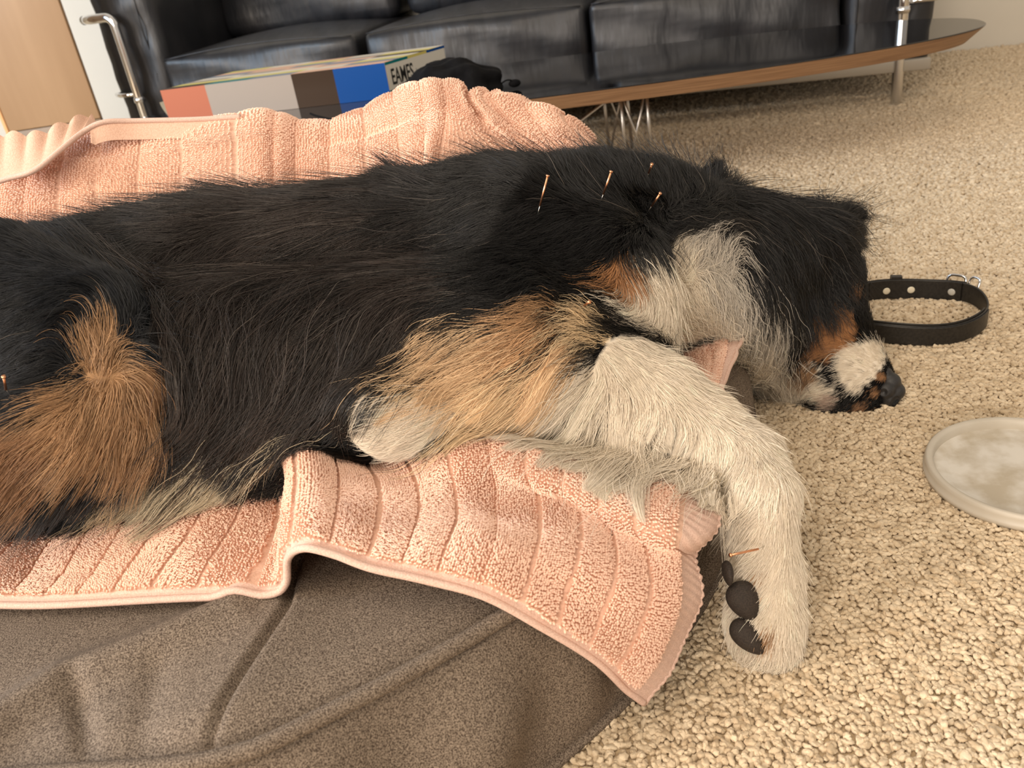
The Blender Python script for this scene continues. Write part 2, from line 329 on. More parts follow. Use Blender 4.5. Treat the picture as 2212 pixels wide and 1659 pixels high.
# ------------------------------------------------------------------ boxed book on the table
bc = np.array([-.187, 2.145]); bl = np.array([-.59, .155]); bl /= np.linalg.norm(bl); bd = np.array([-bl[1], bl[0]])*-1
bd = np.array([.141, .20]); bd /= np.linalg.norm(bd)
book = root('boxed_book', (bc[0], bc[1], .2541), 'large boxed book with orange, grey, brown and blue squares and EAMES on its white spine', 'book')
Z0, Z1 = .2545, .336; LB, DB = .615, .25
def B(l, d, z): q = bc+bl*l+bd*d; return np.array([q[0], q[1], z])-np.array([bc[0], bc[1], .2541])
BCOL = {'salmon': (.44, .145, .085), 'grey': (.34, .29, .25), 'brown': (.035, .018, .009), 'blue': (.0, .055, .24), 'teal': (.0, .15, .16), 'cream': (.62, .57, .47), 'yellow': (.58, .50, .14), 'peach': (.62, .38, .26), 'slate': (.17, .20, .26)}
BM = {k: flat('card_'+k, c) for k, c in BCOL.items()}
Vb = [B(l, d, z) for z in (Z0, Z1) for l, d in ((0, 0), (LB, 0), (LB, DB), (0, DB))]
mesh('slipcase', Vb, [[0, 1, 2, 3][::-1], [4, 5, 6, 7], [0, 1, 5, 4], [1, 2, 6, 5], [2, 3, 7, 6], [3, 0, 4, 7]], BM['cream'], book, False)
def card(name, quad, m, lab=None):
    o = mesh(name, quad, [[0, 1, 2, 3]], m, book, False); sol = o.modifiers.new('thick', 'SOLIDIFY'); sol.thickness = .0006; sol.offset = 0; return tag(o, lab) if lab else o
e = .0006
fs = [(0, .135, 'blue'), (.135, .247, 'brown'), (.247, .365, 'grey'), (.365, .487, 'grey'), (.487, .615, 'salmon')]
for a, b, c in fs: card('colour_panel', [B(a, -e, Z0), B(b, -e, Z0), B(b, -e, Z1), B(a, -e, Z1)], BM[c], c+' square panel')
tc_ = ['peach', 'cream', 'yellow', 'slate', 'teal', 'grey', 'cream', 'peach']
for i, (a, b, c) in enumerate(fs):
    n = 7
    for j in range(n):
        c2 = [['peach', 'slate', 'yellow', 'cream', 'brown', 'yellow', 'cream'], ['peach', 'cream', 'peach', 'slate', 'peach', 'grey', 'cream'], ['slate', 'yellow', 'cream', 'peach', 'slate', 'yellow', 'peach'],
              ['teal', 'yellow', 'cream', 'grey', 'peach', 'peach', 'cream'], ['brown', 'yellow', 'grey', 'cream', 'slate', 'peach', 'yellow']][i][j]
        card('colour_strip', [B(a, DB*j/n, Z1+e), B(b, DB*j/n, Z1+e), B(b, DB*(j+1)/n, Z1+e), B(a, DB*(j+1)/n, Z1+e)], BM[c2])
for (d0, d1, z0, z1, c) in ((0, .09, Z0, Z0+.017, 'teal'), (.09, .17, Z0, Z0+.017, 'yellow'), (.17, .25, Z0, Z0+.017, 'brown'), (0, .09, Z1-.006, Z1, 'teal'), (.09, .17, Z1-.006, Z1, 'yellow'), (.17, .25, Z1-.006, Z1, 'blue')):
    card('colour_strip', [B(-e, d0, z0), B(-e, d1, z0), B(-e, d1, z1), B(-e, d0, z1)], BM[c])
card('spine_label', [B(-e, .004, Z0+.017), B(-e, .247, Z0+.017), B(-e, .247, Z1-.006), B(-e, .004, Z1-.006)], flat('spine_white', (.66, .63, .56)), 'white printed spine label')
def text(name, s, size, d, z, m, sx=1.):
    c = bpy.data.curves.new(name, 'FONT'); c.body = s; c.size = size; c.extrude = .0003; c.offset = .0006 if size > .03 else 0
    o = bpy.data.objects.new(name, c); COL.objects.link(o); dg = bpy.context.evaluated_depsgraph_get(); me = bpy.data.meshes.new_from_object(o.evaluated_get(dg)); bpy.data.objects.remove(o)
    V = np.array([v.co[:] for v in me.vertices])
    for v in me.vertices: v.co = Vector(B(-.0012-v.co.z, d+v.co.x*sx, z+v.co.y))
    me.materials.clear(); me.materials.append(m); return link(bpy.data.objects.new(name, me), book)
ink = flat('printing_ink', (.01, .01, .01))
text('lettering', 'EAMES', .052, .014, Z0+.028, ink, .60); text('lettering', 'beautiful details', .021, .115, Z0+.034, flat('grey_ink', (.12, .12, .12)), .72)
V = [B(LB+.001+.022*math.sin(t*1.5), .01+.02*j, Z0+.002+.05*(t)) for t in np.linspace(0, 1, 8) for j in (0, 1)]
mesh('paper_flap', V, [[2*i, 2*i+1, 2*i+3, 2*i+2] for i in range(7)], BM['cream'], book)

# ------------------------------------------------------------------ black drawstring pouch
pc = atz(985, 205, .256); pc = np.array([-.045, 1.99, .2545])
pouch = root('drawstring_pouch', tuple(pc), 'black cloth drawstring pouch lying on the low table beside the boxed book', 'pouch')
bm = bmesh.new(); bmesh.ops.create_icosphere(bm, subdivisions=5, radius=1)
for v in bm.verts:
    x, y, z = v.co; w_ = 1+.05*math.sin(7*x+3*y)+.04*math.sin(11*z+5*x)+.03*math.sin(13*y-9*x)
    zz = max(z, -.3)*(.064 if x > -.3 else .06*(1+(x+.3)*.9)); v.co = Vector((x*.125*w_, y*.06*w_, (zz+.021)*w_))
me = bpy.data.meshes.new('bag'); bm.to_mesh(me); bm.free(); me.shade_smooth(); me.materials.append(M['pouch']); link(bpy.data.objects.new('bag', me), pouch)
otube('drawstring', catmull([(-.115, -.01, .01), (-.15, -.03, .012), (-.19, -.02, .005), (-.23, -.04, .008), (-.20, -.06, .012), (-.25, -.07, .004), (-.29, -.05, .012), (-.31, -.04, .02)], 10), .0022, M['pouch'], pouch, 6)
otube('drawstring', catmull([(.115, 0, .01), (.135, -.01, .022), (.15, 0, .018), (.145, .01, .008), (.16, 0, .006)], 10), .0018, M['pouch'], pouch, 6)
bm = bmesh.new(); bmesh.ops.create_uvsphere(bm, u_segments=16, v_segments=10, radius=.011, matrix=Matrix.Translation((.155, 0, .012)) @ Matrix.Diagonal((1.3, .9, .8, 1)))
me = bpy.data.meshes.new('cord_toggle'); bm.to_mesh(me); bm.free(); me.shade_smooth(); me.materials.append(M['pouch']); link(bpy.data.objects.new('cord_toggle', me), pouch)

# ================================================================== CABINET at the left
ca = aty(222, 270, 2.9); cb = aty(8, 255, 2.9)
cab = root('wooden_cupboard', (ca[0]-.2, 3.05, 0), 'pale maple wooden cupboard front at the left edge, before the white wall', 'cupboard')
cox = np.array([ca[0]-.2, 3.05, 0]); x1 = ca[0]; x0 = cb[0]
def cbx(n, lo, hi, m, b=.002): return rbox(n, np.array(lo)-cox, np.array(hi)-cox, m, cab, bev=b, seg=2)
cbx('upper_panel', (x0, 2.9, .225), (x1, 2.92, 1.3), M['wood']); cbx('lower_panel', (x0, 2.902, .0), (x1, 2.92, .223), M['wood_dark'])
cbx('back_panel', (x0, 2.921, 0), (x1-.004, 2.93, 1.3), M['wood']); cbx('edge_strip', (x0-.012, 2.897, 0), (x0-.0005, 2.93, 1.3), flat('pale_edging', (.75, .42, .2)))

# ================================================================== COLLAR on the carpet
cc = np.array([.570, 1.046]); collar = root('dog_collar', (cc[0], cc[1], 0), 'black leather dog collar with steel buckle and rivets lying open-side up on the carpet', 'collar')
def ringp(t, r=0): return np.array([(.101+r)*math.cos(t)+.004*math.sin(3*t), (.083+r)*math.sin(t)+.004*math.cos(2*t)-.012*math.cos(t)])
def band(name, t0, t1, z0, z1, r0, r1, m, n=120, lab=None):
    V = []; F = []; tl = np.linspace(t0, t1, n)
    for t in tl:
        c = ringp(t); d = ringp(t+.01)-ringp(t-.01); d /= np.linalg.norm(d); nn = np.array([d[1], -d[0]]); w_ = .0012*math.sin(5*t)
        e_ = .0008
        prof = [(r0, z0+e_), (r0+e_, z0), (r1-e_, z0), (r1, z0+e_), (r1, z1-e_), (r1-e_, z1), (r0+e_, z1), (r0, z1-e_)]
        for a, z in prof: q = c+nn*a; V.append((q[0], q[1], z+w_+.004))
    k = 8
    for i in range(n-1):
        for j in range(k): F.append([i*k+j, i*k+(j+1) % k, (i+1)*k+(j+1) % k, (i+1)*k+j][::-1])
    F.append(list(range(k))); F.append([(n-1)*k+j for j in range(k)][::-1])
    o = mesh(name, V, F, m, collar, False); return o
band('strap', 0, 2*math.pi-.001, .001, .029, -.0012, .0014, M['strap'], 200)
band('padding', math.pi*1.12, math.pi*1.78, -.001, .0315, -.0035, -.0013, M['strap'])
band('outer_layer', math.pi*1.12, math.pi*1.80, .0025, .028, .0015, .0032, M['strap'])
band('inner_layer', math.pi*.15, math.pi*.55, .0, .030, -.0032, -.0013, M['strap'])
band('outer_strap', math.pi*.14, math.pi*.75, .002, .0295, .0030, .0050, M['strap'])
for t in (1.48, 1.16, .62):
    c = ringp(t, -.0035); d = ringp(t+.01)-ringp(t-.01); d /= np.linalg.norm(d); nn = np.array([d[1], -d[0]])
    P = [np.array([*(c+nn*k), .018]) for k in (.002, -.0002, -.0008)]
    otube('rivet', P, [.0052, .0052, .004], flat('brass_rivet' if t > 1. else 'steel_rivet', (.75, .68, .52) if t > 1. else (.5, .48, .42), .3), collar, 16)
band('keeper_loop', 1.28, 1.42, -.001, .0345, -.0018, .0072, M['strap'], 8)
def sq(t, zc, hw, hh, r, up, name, tilt=0):
    c = ringp(t, .004); d = ringp(t+.01)-ringp(t-.01); d /= np.linalg.norm(d); nn = np.array([d[1], -d[0]]); P = []
    for a in np.linspace(0, 2*math.pi, 40, endpoint=False):
        x = math.copysign(abs(math.cos(a))**.5, math.cos(a))*hw; y = math.copysign(abs(math.sin(a))**.5, math.sin(a))*hh
        q = c+d*x+nn*(.003+y*tilt*.4); P.append((q[0], q[1], zc+y))
    return otube(name, P, r, M['chrome'], collar, 8, True)
sq(.62, .021, .013, .0175, .0021, 0, 'buckle_frame', .8); sq(.36, .025, .008, .0155, .0018, 0, 'd_ring', 1.)
c = ringp(.62, .006); otube('buckle_prong', [(c[0]-.012, c[1]+.002, .018), (c[0]+.012, c[1], .019)], .0011, M['chrome'], collar, 8)
for o in collar.children: pass

# ================================================================== PLASTIC LID
lidc = np.array([.500, .664]); lid = root('plastic_lid', (lidc[0], lidc[1], 0), 'round frosted white plastic lid lying upturned on the carpet below the collar', 'lid')
pm = noisy(mat('frosted_plastic', rough=.35), 25, (.66, .60, .50), (.74, .68, .58)); bsdf(pm).inputs['Transmission Weight'].default_value = .25; bsdf(pm).inputs['Roughness'].default_value = .4
im = noisy(mat('frosted_plastic_base', rough=.3), 30, (.56, .49, .38), (.80, .76, .69), .5, .002, .38, .6, detail=6); bsdf(im).inputs['Transmission Weight'].default_value = .15
def lathe(name, prof, m, parent, K=120):
    V = []; F = []
    for r, z in prof:
        for k in range(K): a = 2*math.pi*k/K; V.append((r*math.cos(a), r*math.sin(a), z))
    for j in range(len(prof)-1):
        for k in range(K): F.append([j*K+k, j*K+(k+1) % K, (j+1)*K+(k+1) % K, (j+1)*K+k])
    F.append([k for k in range(K)][::-1]) if prof[0][0] > .001 else None
    return mesh(name, V, F, m, parent)
RL = .092
lathe('rim', [(RL-.0085, .005), (RL-.003, .004), (RL, .005), (RL+.001, .008), (RL+.001, .011), (RL, .0118), (RL+.0002, .017), (RL-.0006, .0205), (RL-.002, .0215), (RL-.0045, .0212), (RL-.0065, .0205), (RL-.0078, .019), (RL-.0085, .012), (RL-.0085, .005)], pm, lid)
V = []; F = []; KR, KA = 30, 120
for i in range(KR):
    r = (RL-.0083)*i/(KR-1)
    for k in range(KA):
        a = 2*math.pi*k/KA; x, y = r*math.cos(a), r*math.sin(a); V.append((x, y, .009+.0006*float(nz(x, y, 120, 5))*(i < KR-2)+(.0012 if i/(KR-1) > .86 else 0)))
F = [[i*KA+k, i*KA+(k+1) % KA, (i+1)*KA+(k+1) % KA, (i+1)*KA+k][::-1] for i in range(KR-1) for k in range(KA)]
mesh('panel', V, F, im, lid)

# ================================================================== TOWEL
def z_(x, y, z): return atz(x, y, z)
def y_(x, y, Y): return aty(x, y, Y)
Z = 'z'
rows = [  # each column: front hem .. back; entries (px, py, z)
 [(-330, 1290, .15), (-270, 1210, .155), (-200, 1130, .16), (-130, 1060, .16), (-60, 990, .16)],
 [(-150, 1297, .15), (-90, 1210, .155), (-30, 1130, .165), (30, 1060, .165), (90, 990, .16)],
 [(0, 1303, .15), (60, 1205, .16), (130, 1120, .165), (190, 1050, .165), (240, 985, .16)],
 [(200, 1300, .152), (265, 1200, .160), (330, 1110, .168), (370, 1040, .168), (410, 970, .16)],
 [(410, 1291, .152), (470, 1190, .16), (520, 1090, .165), (540, 1010, .168), (560, 930, .165)],
 [(570, 1284, .152), (598, 1190, .16), (604, 1090, .165), (600, 1010, .17), (594, 925, .17)],
 [(612, 1262, .160), (612, 1175, .172), (610, 1080, .182), (604, 1000, .186), (598, 915, .182)],
 [(618, 1205, .184), (622, 1140, .196), (626, 1060, .200), (620, 985, .200), (612, 905, .192)],
 [(655, 1182, .202), (665, 1115, .205), (668, 1040, .204), (660, 975, .200), (650, 900, .19)],
 [(720, 1196, .198), (735, 1120, .197), (740, 1045, .190), (725, 985, .182), (710, 915, .17)],
 [(800, 1226, .188), (830, 1140, .190), (830, 1050, .190), (800, 990, .175), (790, 925, .165)],
 [(920, 1254, .176), (960, 1140, .185), (965, 1050, .188), (935, 962, .196), (905, 925, .152)],
 [(1050, 1289, .160), (1090, 1170, .180), (1090, 1075, .168), (1060, 972, .184), (1030, 905, .150)],
 [(1180, 1360, .128), (1225, 1220, .158), (1225, 1110, .152), (1190, 1015, .172), (1170, 910, .148)],
 [(1290, 1430, .088), (1360, 1290, .125), (1350, 1170, .136), (1325, 1080, .158), (1330, 950, .146)],
 [(1350, 1487, .052), (1440, 1335, .095), (1435, 1200, .122), (1430, 1125, .145), (1460, 1000, .144)],
 [(1372, 1504, .04), (1480, 1325, .080), (1470, 1196, .112), (1505, 1150, .130), (1530, 1025, .142)],
 [(1392, 1519, .028), (1507, 1312, .072), (1492, 1197, .105), (1556, 1130, .122), (1553, 1030, .140)],
]
tops = [(-420, 360), (-160, 345), (0, 338), (195, 286), (400, 272), (540, 247), (590, 250), (625, 262), (665, 268), (720, 262), (800, 240), (900, 205), (970, 194), (1075, 217), (1190, 236), (1270, 288), (1310, 322), (1345, 356)]
G = []
for c, tpx in zip(rows, tops):
    col = [atz(*q) for q in c]; a = col[-1]; ridge = aty(tpx[0], tpx[1], 1.10)
    col = [np.array(q) for q in col]
    for k, (yy, zz) in enumerate(((.78, .150), (.90, .165))):
        t = (yy-a[1])/(1.1-a[1]); col.append(np.array([a[0]+(ridge[0]-a[0])*t, yy, zz]))
    col.append(np.array([ridge[0]-.005, 1.00, .17+(ridge[2]-.17)*.55])); col.append(np.array([ridge[0], 1.055, ridge[2]-.02])); col.append(ridge); col.append(np.array([ridge[0]+.004, 1.155, ridge[2]-.03])); col.append(np.array([ridge[0]+.01, 1.22, ridge[2]*.55]))
    G.append(col)
G = np.array(G)                       # columns x rows x 3
# the corner showing between foreleg and neck
G[-1, 5] = atz(1560, 850, .140); G[-1, 6] = atz(1600, 735, .150); G[-2, 5] = atz(1520, 860, .150); G[-2, 6] = atz(1540, 730, .160)
for k_, (xa, xb) in enumerate(((1549, 1585), (1536, 1563), (1505, 1525), (1440, 1450))): G[-2-k_, 5] = atz(xa, 852+3*k_, .142); G[-2-k_, 6] = atz(xb, 734, .152)
for k_ in range(5): G[-1-k_, 7] = aty(1635-28*k_, 630, .985)
def dens(P, ns):                       # Catmull-Rom along axis 0 with ns[i] steps in span i
    N_ = len(P); out = []; u = []
    for i in range(N_-1):
        a, b, c, d = P[max(i-1, 0)], P[i], P[i+1], P[min(i+2, N_-1)]
        for k in range(ns[i]):
            t = k/ns[i]; out.append(.5*(2*b+(c-a)*t+(2*a-5*b+4*c-d)*t*t+(3*b-a-3*c+d)*t**3)); u.append(i+t)
    out.append(P[-1]); u.append(N_-1); return np.array(out), np.array(u)
seglen = np.linalg.norm(G[1:, :5]-G[:-1, :5], axis=-1).mean(1)
g1, uu = dens(G, [max(8, int(s/.0022)) for s in seglen]); g2, vv = dens(g1.transpose(1, 0, 2), [34, 34, 34, 34, 16, 12, 12, 12, 10, 10, 10]); TW = g2.transpose(1, 0, 2)
nu, nv = TW.shape[:2]
sl = np.concatenate([[0], np.cumsum(np.linalg.norm(np.diff(TW[:, :136].mean(1), axis=0), axis=1))])[:, None]*np.ones((1, nv))
sv = np.concatenate([np.zeros((nu, 1)), np.cumsum(np.linalg.norm(np.diff(TW, axis=1), axis=2), axis=1)], 1)
def gridnorm(Gd):
    n = np.cross(np.gradient(Gd, axis=0), np.gradient(Gd, axis=1)); n /= np.linalg.norm(n, axis=2)[..., None]+1e-12; return n
Nn = gridnorm(TW)
rag = .0050*np.sin(sl*27+sv*14+1.6*nz(sl, sv, 15, 2))+.0045*nz(sl, sv, 45, 8)
amp = np.clip(sv/.03, .25, 1)*np.where((vv[None, :] > 4.5) & (vv[None, :] < 8), .15, 1)
TW = TW+Nn*(rag*amp)[..., None]
smax = sl[-1, 0]; RS = .0315; ph = ((smax-.032-sl)/RS) % 1.; gd = np.minimum(ph, 1-ph)*RS
inband = (smax-sl) < .030; inhem = sv < .0065
groove = np.where(inband, 0, np.exp(-(gd/.0022)**2)); crown = np.where(inband, 0, np.sqrt(np.clip(np.sin(math.pi*ph), 0, 1)))
stripe = np.where(inband, .0008*np.sin(sv*2*math.pi/.0066), 0)
scal = 1+1.1*(vv[None, :] > 5)*1.
lift = (.0020*crown*scal+stripe)*np.where(inhem, .0, 1)
TW = TW+Nn*lift[..., None]
bz = bedz(TW[..., 0], TW[..., 1]); onb = inpoly(TW[..., 0].ravel(), TW[..., 1].ravel(), [tuple(BC+(q-BC)*.985) for q in TO[::10]]).reshape(nu, nv)
TW[..., 2] = np.where(onb, np.maximum(TW[..., 2], bz+.004), TW[..., 2]); TW[..., 2] = np.maximum(TW[..., 2], .006)
i, j = np.meshgrid(np.arange(nu-1), np.arange(nv-1), indexing='ij'); Q = np.stack([i*nv+j, (i+1)*nv+j, (i+1)*nv+j+1, i*nv+j+1], -1).reshape(-1, 4)
towel = root('bath_towel', (-.2, .7, .15), 'peach pink ribbed terry towel spread over the dog bed under the dog', 'towel'); tof = np.array([-.2, .7, .15])
o = mesh('terry_cloth', TW.reshape(-1, 3)-tof, Q, M['towel'], towel); s_ = o.modifiers.new('thick', 'SOLIDIFY'); s_.thickness = .0035; s_.offset = -1
o.data.materials.append(M['hem']); fb = (inband | inhem)[:-1, :-1].ravel(); o.data.polygons.foreach_set('material_index', fb.astype(np.int32))
Nn = gridnorm(TW)
otube('hem', TW[:, 0][::2]-Nn[:, 0][::2]*.0015, .0030, M['hem'], towel, 8, False, tof)
otube('hem', TW[-1, :215]-Nn[-1, :215]*.0015, .0024, M['hem'], towel, 8, False, tof)
# folded-back far hem at the left
fl = [aty(-40, 402, 1.0), aty(20, 385, 1.0), aty(75, 368, 1.0), aty(130, 325, 1.02), aty(180, 285, 1.05), aty(225, 264, 1.06), aty(300, 261, 1.07), aty(420, 258, 1.07), aty(520, 252, 1.07)]
FLc = catmull(fl, 12); otube('hem', FLc, .0032, M['hem'], towel, 8, False, tof)
Vf = []; nf = len(FLc); nk = 8
for a_, q in enumerate(FLc):
    t = a_/(nf-1); wd = .044*max(0, 1-t/.54)**.7 if t < .54 else 0; wd += .002
    for k in range(nk):
        s2 = k/(nk-1); sc_ = .007*abs(math.sin(a_*math.pi/9))*s2*(t < .56); Vf.append(q+np.array([-.1*wd*s2, .05*s2 if t < .54 else -.012*s2, wd*s2+sc_-(.022*s2 if t >= .5 else 0)])-tof)
mesh('turned_edge', Vf, [[a_*nk+k, a_*nk+k+1, (a_+1)*nk+k+1, (a_+1)*nk+k] for a_ in range(nf-1) for k in range(nk-1)], M['towel'], towel)

def curves(name, P, R, m, parent=None, colr=None, off=(0, 0, 0)):
    n, k = P.shape[:2]; hc = bpy.data.hair_curves.new(name); hc.add_curves([k]*n)
    hc.attributes['position'].data.foreach_set('vector', np.ascontiguousarray((P-np.asarray(off)).reshape(-1), dtype=np.float32))
    a = hc.attributes.get('radius') or hc.attributes.new('radius', 'FLOAT', 'POINT'); a.data.foreach_set('value', np.ascontiguousarray(R.reshape(-1), dtype=np.float32))
    if colr is not None:
        a = hc.attributes.new('coat', 'FLOAT_COLOR', 'CURVE'); a.data.foreach_set('color', np.column_stack([colr, np.ones(n)]).astype(np.float32).ravel())
    hc.materials.append(m); return link(bpy.data.objects.new(name, hc), parent)
def unit(v): return v/(np.linalg.norm(v, axis=-1, keepdims=True)+1e-9)
# terry loops
def loops(r0, r1, step, L_, rad, gw):
    srow = sl[:, 0]; cols_ = np.arange(0, smax, step); I = []; J = []
    for n_, c_ in enumerate(cols_):
        fi = np.interp(c_, srow, np.arange(nu)); i0 = min(int(fi), nu-2); fr = fi-i0; svc = sv[i0]*(1-fr)+sv[i0+1]*fr
        q = np.arange(svc[r0]+step*.5*(n_ % 2), svc[r1], step); q = q+rng.normal(0, step*.16, len(q)); J.append(np.interp(q, svc, np.arange(nv))); I.append(np.full(len(q), fi)+rng.normal(0, .16*step/(smax/nu), len(q)))
    I = np.clip(np.concatenate(I), 0, nu-1.01); J = np.clip(np.concatenate(J), 0, nv-1.01); ci, cj = I.astype(int), J.astype(int); fu, fv = (I-ci)[:, None], (J-cj)[:, None]
    B0 = TW[ci, cj]*(1-fu)*(1-fv)+TW[ci+1, cj]*fu*(1-fv)+TW[ci, cj+1]*(1-fu)*fv+TW[ci+1, cj+1]*fu*fv
    u, v, d = proj(B0); ok_ = (u > -60) & (u < 2300) & (v > -60) & (v < 1750) & ~(inband | inhem | (gd < gw))[ci, cj]; ci, cj, B0 = ci[ok_], cj[ok_], B0[ok_]; n = len(ci); n0 = Nn[ci, cj]
    th = 1.8*nz(sl[ci, cj], sv[ci, cj], 40, 11)+rng.normal(0, .3, n); tu = unit(TW[ci+1, cj]-TW[ci, cj]); tv = np.cross(n0, tu)
    ld = (tu*np.cos(th)[:, None]+tv*np.sin(th)[:, None]); h = (L_*rng.uniform(.8, 1.2, n))[:, None]
    P = np.stack([B0-n0*.0005, B0+n0*h*.55+ld*h*.05, B0+n0*h*.95+ld*h*.3, B0+n0*h*.95+ld*h*.65], 1)
    R = rad*np.array([1., 1.15, 1.1, .7])[None]*rng.uniform(.85, 1.15, n)[:, None]; return P, R
a1, b1 = loops(0, 140, .00185, .0026, .00080, .0020); a2, b2 = loops(140, nv-8, .0024, .0022, .00100, .0013)
curves('terry_pile', np.vstack([a1, a2]), np.vstack([b1, b2]), M['pile'], towel, off=tof)['kind'] = 'stuff'

# ================================================================== DOG
def cps(px, py, Y, r): return (*aty(px, py, Y), r)
groups = {
 'torso': [[(-.98, .86, .24, .12), (-.6, .845, .235, .120), (-.3, .84, .235, .121), (0, .825, .235, .116), (.13, .85, .225, .098)],
           [(-.98, .68, .24, .10), (-.5, .71, .235, .092), (-.25, .69, .225, .088), (0, .69, .22, .088), (.08, .72, .22, .08)],
           [cps(1150, 560, .77, .088), cps(1270, 610, .73, .068), cps(1240, 700, .69, .05)]],
 'neck': [[cps(1280, 520, .83, .082), cps(1430, 550, .87, .078), cps(1560, 565, .92, .074), cps(1650, 565, .95, .070)], [cps(1400, 620, .81, .07), cps(1500, 650, .85, .066), cps(1600, 700, .90, .06)], [cps(1525, 430, .965, .020), cps(1540, 388, .965, .003)]],
 'head': [[cps(1735, 565, .965, .064), cps(1765, 610, .95, .048), cps(1778, 690, .93, .045), cps(1795, 740, .91, .043), cps(1845, 805, .878, .037), cps(1878, 836, .869, .028), cps(1895, 840, .867, .017)],
          [cps(1735, 808, .897, .034), cps(1788, 852, .868, .024), cps(1838, 868, .857, .0215)], [cps(1690, 700, .94, .06), cps(1672, 790, .93, .042)], [cps(1812, 495, .985, .016), cps(1828, 474, .985, .004)]],
 'foreleg': [[cps(1240, 755, .67, .038), cps(1330, 795, .65, .033), cps(1430, 850, .63, .029), cps(1535, 920, .61, .024), cps(1622, 995, .58, .024), cps(1648, 1070, .55, .0245), cps(1658, 1250, .517, .0235), cps(1655, 1340, .503, .027), cps(1668, 1395, .492, .020)],
             [cps(1625, 1340, .50, .016), cps(1630, 1385, .495, .016)]],
 'lowleg': [[cps(1180, 770, .65, .040), cps(1010, 840, .625, .035), cps(890, 888, .605, .029), cps(865, 898, .60, .026)], [cps(880, 880, .60, .020), cps(815, 885, .592, .0165)], [cps(880, 915, .595, .019), cps(812, 928, .588, .0155)], [cps(890, 930, .592, .016), cps(848, 948, .588, .012)]],
 'hind': [[cps(-30, 705, .72, .095), cps(170, 775, .655, .070), cps(262, 835, .625, .046)], [cps(262, 850, .615, .042), cps(120, 935, .585, .04), cps(-100, 1000, .56, .038), cps(-300, 1040, .55, .035)]],
}
RES = .0055; lo = np.array([-1.12, .42, -.03]); hi = np.array([.56, 1.12, .42]); dim = np.ceil((hi-lo)/RES).astype(int)
Fd = np.full(dim, .5, np.float32); ax = [lo[k]+RES*np.arange(dim[k]) for k in range(3)]
def capsd(P, a, b):
    pa = P-a[:3]; ba = np.array(b[:3])-np.array(a[:3]); h = np.clip((pa@ba)/(ba@ba), 0, 1); return np.linalg.norm(pa-h[..., None]*ba, axis=-1)-(a[3]+(b[3]-a[3])*h)
for gname, chains in groups.items():
    kk = .014 if gname in ('foreleg', 'lowleg', 'hind') else .022
    for ch in chains:
        for a, b in zip(ch[:-1], ch[1:]):
            a_, b_ = np.array(a), np.array(b); m_ = max(a_[3], b_[3])+.07; l = np.minimum(a_[:3], b_[:3])-m_; h = np.maximum(a_[:3], b_[:3])+m_
            s0 = np.clip(((l-lo)/RES).astype(int), 0, dim); s1 = np.clip(((h-lo)/RES).astype(int)+1, 0, dim); sl_ = tuple(slice(p, q) for p, q in zip(s0, s1))
            g = np.stack(np.meshgrid(ax[0][sl_[0]], ax[1][sl_[1]], ax[2][sl_[2]], indexing='ij'), -1); d = capsd(g, a_, b_)
            f0 = Fd[sl_]; hh = np.clip(.5+.5*(f0-d)/kk, 0, 1); Fd[sl_] = f0*(1-hh)+d*hh-kk*hh*(1-hh)
# surface nets
sg = Fd < 0; c8 = [(i, j, k) for i in (0, 1) for j in (0, 1) for k in (0, 1)]
nx, ny, nz3 = dim; cnt = sum(sg[i:nx-1+i, j:ny-1+j, k:nz3-1+k].astype(int) for i, j, k in c8); act = (cnt > 0) & (cnt < 8); ci = np.argwhere(act)
idx = -np.ones(act.shape, int); idx[tuple(ci.T)] = np.arange(len(ci)); sm_ = np.zeros((len(ci), 3)); sc = np.zeros(len(ci))
for p_ in c8:
    for q_ in c8:
        if sum(q_) == sum(p_)+1 and all(q_[k] >= p_[k] for k in range(3)):
            fa = Fd[tuple((ci+p_).T)]; fb_ = Fd[tuple((ci+q_).T)]; cr_ = (fa < 0) != (fb_ < 0); t = np.where(cr_, fa/np.where(cr_, fa-fb_, 1), 0)
            sm_ += (np.array(p_)+(np.array(q_)-np.array(p_))*t[:, None])*cr_[:, None]; sc += cr_
DV = lo+(ci+sm_/sc[:, None])*RES; DF = []
for axn in range(3):
    d = [0, 0, 0]; d[axn] = 1; A0 = sg[:nx-d[0], :ny-d[1], :nz3-d[2]]; A1 = sg[d[0]:, d[1]:, d[2]:]; e_ = np.argwhere(A0 != A1)
    o1, o2 = [k for k in range(3) if k != axn]; e_ = e_[(e_[:, o1] > 0) & (e_[:, o2] > 0) & (e_[:, o1] < dim[o1]-1) & (e_[:, o2] < dim[o2]-1)]
    fl_ = A0[tuple(e_.T)]
    def at(a, b): q = e_.copy(); q[:, o1] -= a; q[:, o2] -= b; return idx[tuple(q.T)]
    q = np.stack([at(0, 0), at(1, 0), at(1, 1), at(0, 1)], 1); flip = fl_ if axn != 1 else ~fl_
    q[flip] = q[flip][:, ::-1]; DF.append(q)
DF = np.vstack(DF); DF = DF[:, ::-1]
GR = np.stack(np.gradient(Fd, RES), -1)
def lookup(P):
    q = (P-lo)/RES; q = np.clip(q, 0, dim-1.001); i0 = q.astype(int); f_ = q-i0; s = 0.; g_ = 0.
    for p_ in c8:
        w_ = np.prod(np.where(np.array(p_), f_, 1-f_), -1); ii_ = tuple((i0+p_).T); s = s+Fd[ii_]*w_; g_ = g_+GR[ii_]*w_[:, None]
    return s, unit(g_)
gl = list(groups)
